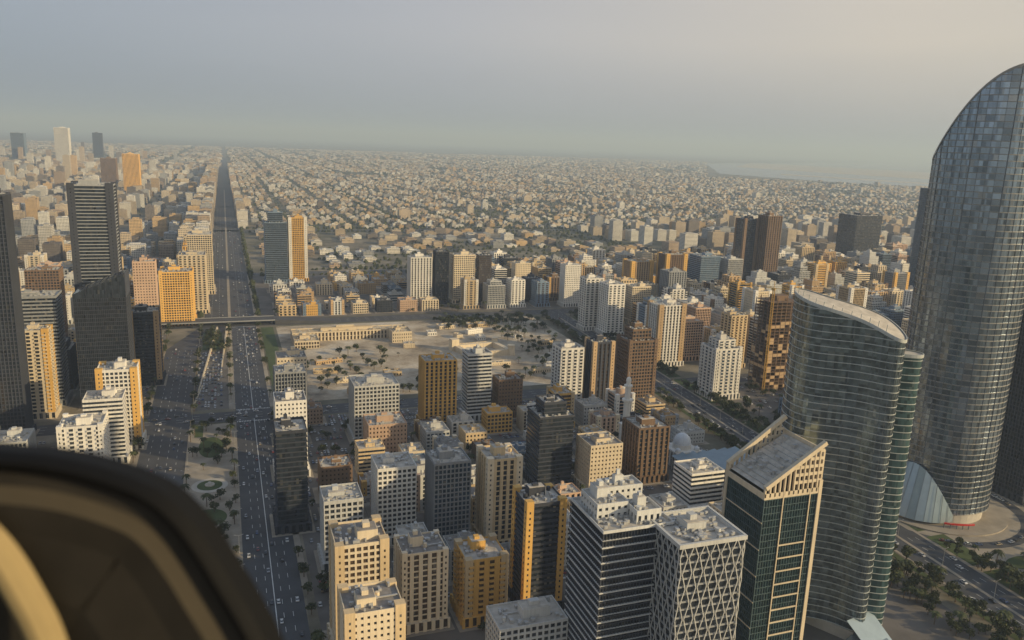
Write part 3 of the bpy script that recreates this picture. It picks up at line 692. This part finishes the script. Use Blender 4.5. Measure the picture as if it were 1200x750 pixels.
def clumps(name,X,Y,r0_,r1_,h=1.0):
    n=len(X); base=np.array([(1,0,0),(0,1,0),(-1,0,0),(0,-1,0),(0,0,1),(.5,.5,.75),(-.6,.3,.7)],float)
    fq=np.array([[0,1,5],[5,1,4],[0,5,4],[1,2,6],[1,6,4],[6,2,4],[2,3,4],[3,0,4]])
    r=rng.uniform(r0_,r1_,n); ang=rng.uniform(0,6.28,n); J=base[None]*(1+rng.uniform(-.35,.35,(n,7,1)))
    c,s=np.cos(ang)[:,None],np.sin(ang)[:,None]
    V=np.stack([X[:,None]+r[:,None]*(J[:,:,0]*c-J[:,:,1]*s),Y[:,None]+r[:,None]*(J[:,:,0]*s+J[:,:,1]*c),1+r[:,None]*J[:,:,2]*1.1*h],-1).reshape(-1,3)
    Fq=(np.arange(n)[:,None,None]*7+fq).reshape(-1)
    me=bpy.data.meshes.new(name); me.vertices.add(n*7); me.vertices.foreach_set('co',V.ravel().astype(np.float32)); m_=n*8
    me.loops.add(m_*3); me.loops.foreach_set('vertex_index',Fq.astype(np.int32)); me.polygons.add(m_); me.polygons.foreach_set('loop_start',np.arange(m_,dtype=np.int32)*3)
    me.update(calc_edges=True); me.materials.append(leafM); me.validate(); me.shade_flat(); o=bpy.data.objects.new(name,me); sc.collection.objects.link(o)
def treemass(x0,y0,x1,y1,s,prob,r0_,r1_,cond=None,bl=(-22,64)):
    X,Y=gridpts(x0,y0,x1,y1,s,s,bl); k=rng.random(len(X))<prob
    if cond is not None: k&=cond(X,Y)
    X,Y=X[k],Y[k]; X=X+rng.uniform(-.5,.5,len(X))*s; Y=Y+rng.uniform(-.5,.5,len(Y))*s; clumps("distant_trees",X,Y,r0_,r1_)
treemass(90,1600,1050,2270,15,.38,3,6,cond=lambda X,Y:lf(X*2,Y*2)<.45)
treemass(90,2330,3500,3000,18,.3,3,6,cond=lambda X,Y:lf(X,Y)<.2)
treemass(-2600,1600,-90,6000,30,.25,3,5)
treemass(90,2330,5000,5200,20,.5,3,5.2,cond=lambda X,Y:np.hypot(X,Y)<5200)
treemass(90,3000,9000,9500,32,.6,4,7.5,cond=lambda X,Y:(np.hypot(X,Y)>5200)&notwater(X,Y))
treemass(-6000,6000,11000,15000,80,.6,8,16,cond=lambda X,Y:(np.hypot(X,Y)>7500)&notwater(X,Y))
X=[];Y=[]
for x0 in(520,1150,1900,2700,3600):
    for y in range(2350,9000,11):
        for s in(-16,-8,8,16): X.append(x0+s+U(-2,2));Y.append(y+U(-4,4))
for x0 in(-40,40):
    for y in range(1200,6000,12): X.append(x0+U(-1,1));Y.append(y+U(-3,3))
for y0 in(1545,1605,2268,2335,3100,4160,5200,6400):
    for x in range(60,5000,12): X.append(x+U(-3,3));Y.append(y0+U(-8,8))
X=np.array(X);Y=np.array(Y);b=np.degrees(np.arctan2(X,Y));k=(b>-22)&(b<64); clumps("distant_trees",X[k],Y[k],3.5,6)
# ---- near trees
def treemesh(seed):
    random.seed(seed); mb=MB(); mb.cyl(0,0,0,3.0,.32,7,0,.2)
    lobes=[]
    for i in range(6):
        a=6.28*i/6+U(-.4,.4); r=U(1.4,2.6); z=U(4,6.4); mb.strut((0,0,2.7),(r*.7*math.cos(a),r*.7*math.sin(a),z-.6),.16,0); lobes.append((r*math.cos(a),r*math.sin(a),z,U(1.2,1.9)))
    lobes.append((0,0,6.6,1.8))
    for (x,y,z,r) in lobes:
        for _ in range(46):
            v=Vector((random.gauss(0,1),random.gauss(0,1),random.gauss(0,.8))).normalized()*r*U(.55,1.1); c=Vector((x,y,z))+v
            e=Vector((random.gauss(0,1),random.gauss(0,1),random.gauss(0,.6))).normalized()*U(.3,.65); g=e.cross(Vector((random.gauss(0,1),random.gauss(0,1),random.gauss(0,1)))).normalized()*U(.3,.6)
            mb.quad(tuple(c-e),tuple(c-g),tuple(c+e),tuple(c+g),1)
    return mb.obj("tree",[barkM,leafM],mesh_only=True)
def palmmesh(seed):
    random.seed(seed); mb=MB(); h=8; mb.cyl(0,0,0,h,.3,7,0,.2)
    for i in range(18):
        a=6.28*i/18+U(-.15,.15); el=U(.1,.9); pr=None
        for k in range(6):
            t=k/5; rr=3.6*t*math.cos(el*.6); z=h+3*math.sin(el)*t-2.8*t*t; wd=.55*math.sin(math.pi*(.12+.85*t))+.05
            c=Vector((rr*math.cos(a),rr*math.sin(a),z)); e=Vector((-math.sin(a),math.cos(a),-.25))*wd; 
            cur=(tuple(c-e),tuple(c+Vector((0,0,.12))),tuple(c+Vector((math.sin(a),-math.cos(a),-.25))*-wd))
            if pr: mb.quad(pr[0],cur[0],cur[1],pr[1],1); mb.quad(pr[1],cur[1],cur[2],pr[2],1)
            pr=cur
    return mb.obj("palm_tree",[barkM,leafM],mesh_only=True)
T=[treemesh(i) for i in(1,2,3,4)]; PM=[palmmesh(9),palmmesh(10)]
random.seed(77)
def plant(x,y,kind=None,s=None):
    kind=kind or ('palm' if R()<.35 else 'tree'); me=random.choice(PM if kind=='palm' else T)
    o=bpy.data.objects.new("palm_tree" if kind=='palm' else "tree",me); k=s or U(.7,1.35); o.location=(x,y,.05); o.scale=(k*U(.9,1.1),k*U(.9,1.1),k*U(.85,1.15)); o.rotation_euler=(0,0,U(0,6.28)); sc.collection.objects.link(o)
for y in range(330,1125,9):
    for x in(-36,-2,36,-76):
        if R()<.4 and not(738<y<774): plant(x+U(-1,1),y+U(-3,3))
for y in np.arange(210,1120,7):
    if 738<y<774: continue
    for dx in(-22,-26,21,26,32):
        if R()<.68:
            x=X2(y)+dx+U(-2,2)
            if free(x,y,1): plant(x,y+U(-3,3),'tree' if R()<.75 else 'palm')
def onroad(x,y):
    r=math.hypot(x-lx,y-ly); r2=math.hypot(x-lx-40,y-ly+110)
    return 56<r<69 or 20<r2<32 or (abs(x-X2(y))<19 and y<1132)
def grove(x0,y0,x1,y1,n,**k):
    for _ in range(n):
        x,y=U(x0,x1),U(y0,y1)
        if free(x,y,1) and not onroad(x,y): plant(x,y,**k)
grove(280,1060,430,1120,130); grove(350,820,430,1050,80); grove(70,790,200,980,55); grove(200,800,350,900,25); grove(-33,450,-5,575,22); grove(-33,630,-5,736,18); grove(-33,1000,-8,1110,25)
grove(445,230,640,345,330); grove(540,345,640,440,90); grove(372,240,402,420,70); grove(45,200,400,735,240); grove(60,1175,400,1240,70); grove(470,600,600,735,90); grove(-300,450,-90,735,60); grove(440,440,500,600,80)
# ---- cars
def carmesh():
    mb=MB(); w=.9
    prof=[(-2.25,.35),(2.25,.35),(2.3,.7),(1.3,.92),(-1.6,.95),(-2.25,.85)]
    n=len(prof)
    b=len(mb.v); mb.v+=[(-w,y,z) for y,z in prof]+[(w,y,z) for y,z in prof]
    mb.f+= [tuple(b+i for i in range(n))[::-1],tuple(b+n+i for i in range(n))]; mb.m+=[0,0]
    for i in range(n):
        j=(i+1)%n; mb.f.append((b+i,b+j,b+n+j,b+n+i)); mb.m.append(0)
    lo=[(-w+.05,1.25,.92),(w-.05,1.25,.92),(w-.05,-1.55,.94),(-w+.05,-1.55,.94)]; hi=[(-.65,.45,1.42),(.65,.45,1.42),(.65,-.95,1.42),(-.65,-.95,1.42)]
    for i in range(4): j=(i+1)%4; mb.quad(lo[i],lo[j],hi[j],hi[i],1)
    mb.quad(*hi,0); mb.box(-.62,-.92,1.421,.62,.42,1.45,0)
    for x in(-.92,.72):
        for y in(-1.4,1.4):
            k=len(mb.v); mm=10
            for xx in(x,x+.2): mb.v+=[(xx,y+.33*math.cos(6.283*i/mm),.33+.33*math.sin(6.283*i/mm)) for i in range(mm)]
            for i in range(mm): j=(i+1)%mm; mb.f.append((k+i,k+j,k+mm+j,k+mm+i)); mb.m.append(2)
            mb.f+=[tuple(k+i for i in range(mm)),tuple(k+mm+i for i in range(mm))]; mb.m+=[2,2]
    return mb.obj("car",[carM,GM['dark'],tyreM],mesh_only=True)
CM=carmesh()
def car(x,y,rot,nm="car",z=.06):
    o=bpy.data.objects.new(nm,CM); o.location=(x,y,z); o.rotation_euler=(0,0,rot); k=U(.95,1.15); o.scale=(k,k,k*U(1,1.2)); sc.collection.objects.link(o)
for x,pr,rt in((-70,.2,math.pi),(-62.5,.3,math.pi),(-55.5,.3,math.pi),(-48.5,.3,0),(-42,.25,0),(5.5,.3,math.pi),(11.5,.4,math.pi),(16,.3,math.pi),(20,.3,0),(24.5,.4,0),(30,.4,0)):
    y=260
    while y<1120:
        if R()<pr and not(1020<y and x<-40): car(x+U(-.4,.4),y,rt)
        y+=U(10,30)
for x,rt in((-28,3.14),(-19,3.14),(-9,3.14),(9,0),(19,0),(28,0)):
    y=1170
    while y<2300: 
        if R()<.5: car(x,y,rt)
        y+=U(14,40)
for dx,rt in((-14,3.14),(-9,3.14),(-3.5,3.14),(3.5,0),(9,0),(14,0)):
    y=220
    while y<1120:
        if R()<.4: car(X2(y)+dx,y,rt-.062)
        y+=U(9,28)
for yy,rt in((748,1.57),(753,1.57),(760,-1.57),(765,-1.57)):
    x=-300
    while x<800:
        if R()<.5: car(x,yy,rt)
        x+=U(9,30)
for i in range(40):
    a=U(0,6.28); car(lx+62.5*math.cos(a),ly+62.5*math.sin(a),a,z=.12)
def lot(x0,y0,x1,y1,p,step=15):
    y=y0
    while y<y1:
        x=x0
        while x<x1:
            if R()<p and free(x,y,3): car(x,y,0 if R()<.5 else 3.14,"parked_car",.04)
            x+=2.9
        y+=step if R()<.5 else 5.4
lot(42,380,395,735,.55,15); lot(-34,785,-8,995,.6,11); lot(-126,785,-82,1095,.55,12); lot(510,600,600,730,.4,16); lot(-200,460,-84,730,.4,16); lot(560,250,620,300,.5,14)
# ---- lamps
mb=MB(); mb.cyl(0,0,0,.6,.3,8); mb.cyl(0,0,.6,12,.14,8,0,.08)
for s in(-1,1): mb.strut((0,0,11.8),(s*2.4,0,12.5),.12); mb.box(s*2.4-.5,-.2,12.4,s*2.4+.5,.2,12.6)
LM=mb.obj("street_lamp",[steelM],mesh_only=True)
for x in(0,-36):
    for y in range(300,1120,38):
        o=bpy.data.objects.new("street_lamp",LM); o.location=(x,y,.1); sc.collection.objects.link(o)
for y in range(230,1120,40):
    o=bpy.data.objects.new("street_lamp",LM); o.location=(X2(y),y,.1); sc.collection.objects.link(o)
mb=MB(); mb.cyl(0,0,.12,.35,13,40,0); mb.cyl(0,0,.35,.6,9,40,1); mb.cyl(0,0,.6,1.4,3.5,24,0); mb.dome(0,0,1.4,2,14,5,0)
mb.obj("fountain_plaza",[concM,lawnM],(-19,600,0))
# ---------------- helicopter door
def cw(x,y,z): return tuple(Vector((0,0,H))+cr*x+cu*y+fw*z)
arc=[(-.64,-.128),(-.56,-.130),(-.516,-.133),(-.464,-.138),(-.412,-.150),(-.361,-.170),(-.330,-.195),(-.305,-.228),(-.282,-.265),(-.262,-.298),(-.245,-.332),(-.23,-.37),(-.21,-.43)]
def cat(P,n=6):
    out=[]
    for i in range(1,len(P)-2):
        p0,p1,p2,p3=[Vector(p) for p in P[i-1:i+3]]
        for k in range(n):
            t=k/n; out.append(.5*((2*p1)+(p2-p0)*t+(2*p0-5*p1+4*p2-p3)*t*t+(3*p1-p0-3*p2+p3)*t**3))
    return out
cv=cat(arc); nn=[]
for i in range(len(cv)):
    d_=(cv[min(i+1,len(cv)-1)]-cv[max(i-1,0)]).normalized(); nn.append(Vector((d_.y,-d_.x)))
nn=[(-n if n.y>0 else n) for n in nn]
prof=[(-.002,.84,0),(-.002,.80,0),(.003,.79,0),(.008,.787,0),(.013,.79,0),(.018,.80,1),(.032,.797,2),(.05,.795,1),(.08,.80,1),(.14,.80,1),(.20,.81,1),(.26,.82,1),(.34,.84,1)]
mb=MB()
for j in range(len(prof)-1):
    for i in range(len(cv)-1):
        q=[]
        for (a,b) in((i,j),(i+1,j),(i+1,j+1),(i,j+1)):
            o_,z_,_=prof[b]; p=cv[a]+nn[a]*o_; q.append(cw(p.x,p.y,z_))
        mb.quad(*q,prof[j][2])
linM=simple("door_lining",(.03,.026,.02),.75,ns=14,amp=.8,spec=.15); trimM=simple("door_trim",(.08,.065,.042),.7,ns=10,amp=.5,spec=.2); creamM=simple("door_padding",(.28,.21,.10),.8,ns=12,amp=.6,spec=.2)
root=bpy.data.objects.new("helicopter_door",None); root.location=(0,0,H); sc.collection.objects.link(root)
f_=mb.obj("door_frame",[blackM,linM,trimM],smooth=True); f_.parent=root; f_.matrix_parent_inverse=Matrix.Translation((0,0,-H))
mb=MB()
st=[(-.56,-.165),(-.515,-.19),(-.485,-.22),(-.46,-.26),(-.44,-.30),(-.425,-.35),(-.41,-.42)]; sc_v=cat([(-.64,-.14)]+st+[(-.40,-.5)])
for i in range(len(sc_v)-1):
    a,b=sc_v[i],sc_v[i+1]
    for k in range(5):
        w0=-.035*k/5; w1=-.035*(k+1)/5; z0_=.78-.018*math.sin(math.pi*k/5); z1_=.78-.018*math.sin(math.pi*(k+1)/5)
        mb.quad(cw(a.x+w0,a.y+w0*.5,z0_),cw(b.x+w0,b.y+w0*.5,z0_),cw(b.x+w1,b.y+w1*.5,z1_),cw(a.x+w1,a.y+w1*.5,z1_),0)
g_=mb.obj("padding_strip",[creamM],smooth=True); g_.parent=root; g_.matrix_parent_inverse=Matrix.Translation((0,0,-H))
# ---------------- atmosphere
mb=MB(); mb.box(-69000,-19000,-30,89000,89000,650)
hm=bpy.data.materials.new("haze"); hm.use_nodes=True; t=hm.node_tree; t.nodes.clear(); out=t.nodes.new("ShaderNodeOutputMaterial"); vs=t.nodes.new("ShaderNodeVolumeScatter")
vs.inputs['Color'].default_value=(.62,.78,1,1); vs.inputs['Density'].default_value=9.5e-5; vs.inputs['Anisotropy'].default_value=.1
va=t.nodes.new("ShaderNodeVolumeAbsorption"); va.inputs['Color'].default_value=(.30,.72,1,1); va.inputs['Density'].default_value=2.6e-5
ads=t.nodes.new("ShaderNodeAddShader"); t.links.new(vs.outputs[0],ads.inputs[0]); t.links.new(va.outputs[0],ads.inputs[1]); t.links.new(ads.outputs[0],out.inputs['Volume'])
mb.obj("haze",[hm])
# ---------------- light
E=math.radians(17); az=math.atan2(.78,-.62)
Sv=Vector((math.sin(az)*math.cos(E),math.cos(az)*math.cos(E),math.sin(E)))
sl=bpy.data.lights.new("sun",'SUN'); sl.energy=5.0; sl.angle=math.radians(.5); sl.color=(1,.79,.47); so=bpy.data.objects.new("sun",sl); so.rotation_euler=(-Sv).to_track_quat('-Z','Y').to_euler(); so.location=(0,0,500); sc.collection.objects.link(so)
w=bpy.data.worlds.new("World"); sc.world=w; w.use_nodes=True; t=w.node_tree; bg=t.nodes["Background"]; L_=t.links.new
sk=t.nodes.new("ShaderNodeTexSky"); sk.sky_type='NISHITA'; sk.sun_disc=False; sk.sun_elevation=E; sk.sun_rotation=az; sk.dust_density=5; sk.air_density=1.0; sk.altitude=200
STR=.13
tc=t.nodes.new("ShaderNodeTexCoord"); nv=t.nodes.new("ShaderNodeVectorMath"); nv.operation='NORMALIZE'; L_(tc.outputs['Generated'],nv.inputs[0])
dt=t.nodes.new("ShaderNodeVectorMath"); dt.operation='DOT_PRODUCT'; L_(nv.outputs[0],dt.inputs[0]); dt.inputs[1].default_value=(math.sin(az),math.cos(az),0)
mp=t.nodes.new("ShaderNodeMapRange"); L_(dt.outputs['Value'],mp.inputs[0]); mp.inputs[1].default_value=-1; mp.inputs[2].default_value=1
def wr(src,stops):
    r=t.nodes.new("ShaderNodeValToRGB"); e=r.color_ramp.elements
    while len(e)<len(stops): e.new(.5)
    for i,(p,c) in enumerate(stops): e[i].position=p; e[i].color=(*c,1)
    L_(src,r.inputs[0]); return r.outputs[0]
def wm(f,a,b,mode='MIX'):
    k=t.nodes.new("ShaderNodeMix"); k.data_type='RGBA'; k.blend_type=mode
    for i,x in((0,f),(6,a),(7,b)):
        if isinstance(x,(int,float)): k.inputs[i].default_value=x
        elif isinstance(x,tuple): k.inputs[i].default_value=(*x,1)
        else: L_(x,k.inputs[i])
    return k.outputs[2]
hz=wr(mp.outputs[0],[(.05,(.28,.34,.44)),(.3,(.52,.52,.56)),(.55,(.74,.66,.57)),(1,(.88,.76,.56))])
sx=t.nodes.new("ShaderNodeSeparateXYZ"); L_(nv.outputs[0],sx.inputs[0])
lowf=wr(sx.outputs[2],[(.0,(1,1,1)),(.12,(0,0,0))])
hz=wm(lowf,hz,wm(.7,hz,(.27,.33,.43)))
upf=wr(sx.outputs[2],[(.2,(0,0,0)),(.7,(1,1,1))])
hz=wm(upf,hz,(.28,.36,.50))
cn=t.nodes.new("ShaderNodeTexNoise"); cn.inputs['Scale'].default_value=1.6; cn.inputs['Detail'].default_value=4
vmm=t.nodes.new("ShaderNodeVectorMath"); vmm.operation='MULTIPLY'; L_(nv.outputs[0],vmm.inputs[0]); vmm.inputs[1].default_value=(1,1,5); L_(vmm.outputs[0],cn.inputs['Vector'])
cnr=wr(cn.outputs['Fac'],[(.3,(.90,.91,.93)),(.7,(1.0,1.0,1.0))]); hz=wm(1.0,hz,cnr,'MULTIPLY')
sc2=t.nodes.new("ShaderNodeVectorMath"); sc2.operation='SCALE'; L_(hz,sc2.inputs[0]); sc2.inputs['Scale'].default_value=1/STR
fin=wm(.85,sk.outputs[0],sc2.outputs[0])
L_(fin,bg.inputs[0]); bg.inputs[1].default_value=STR
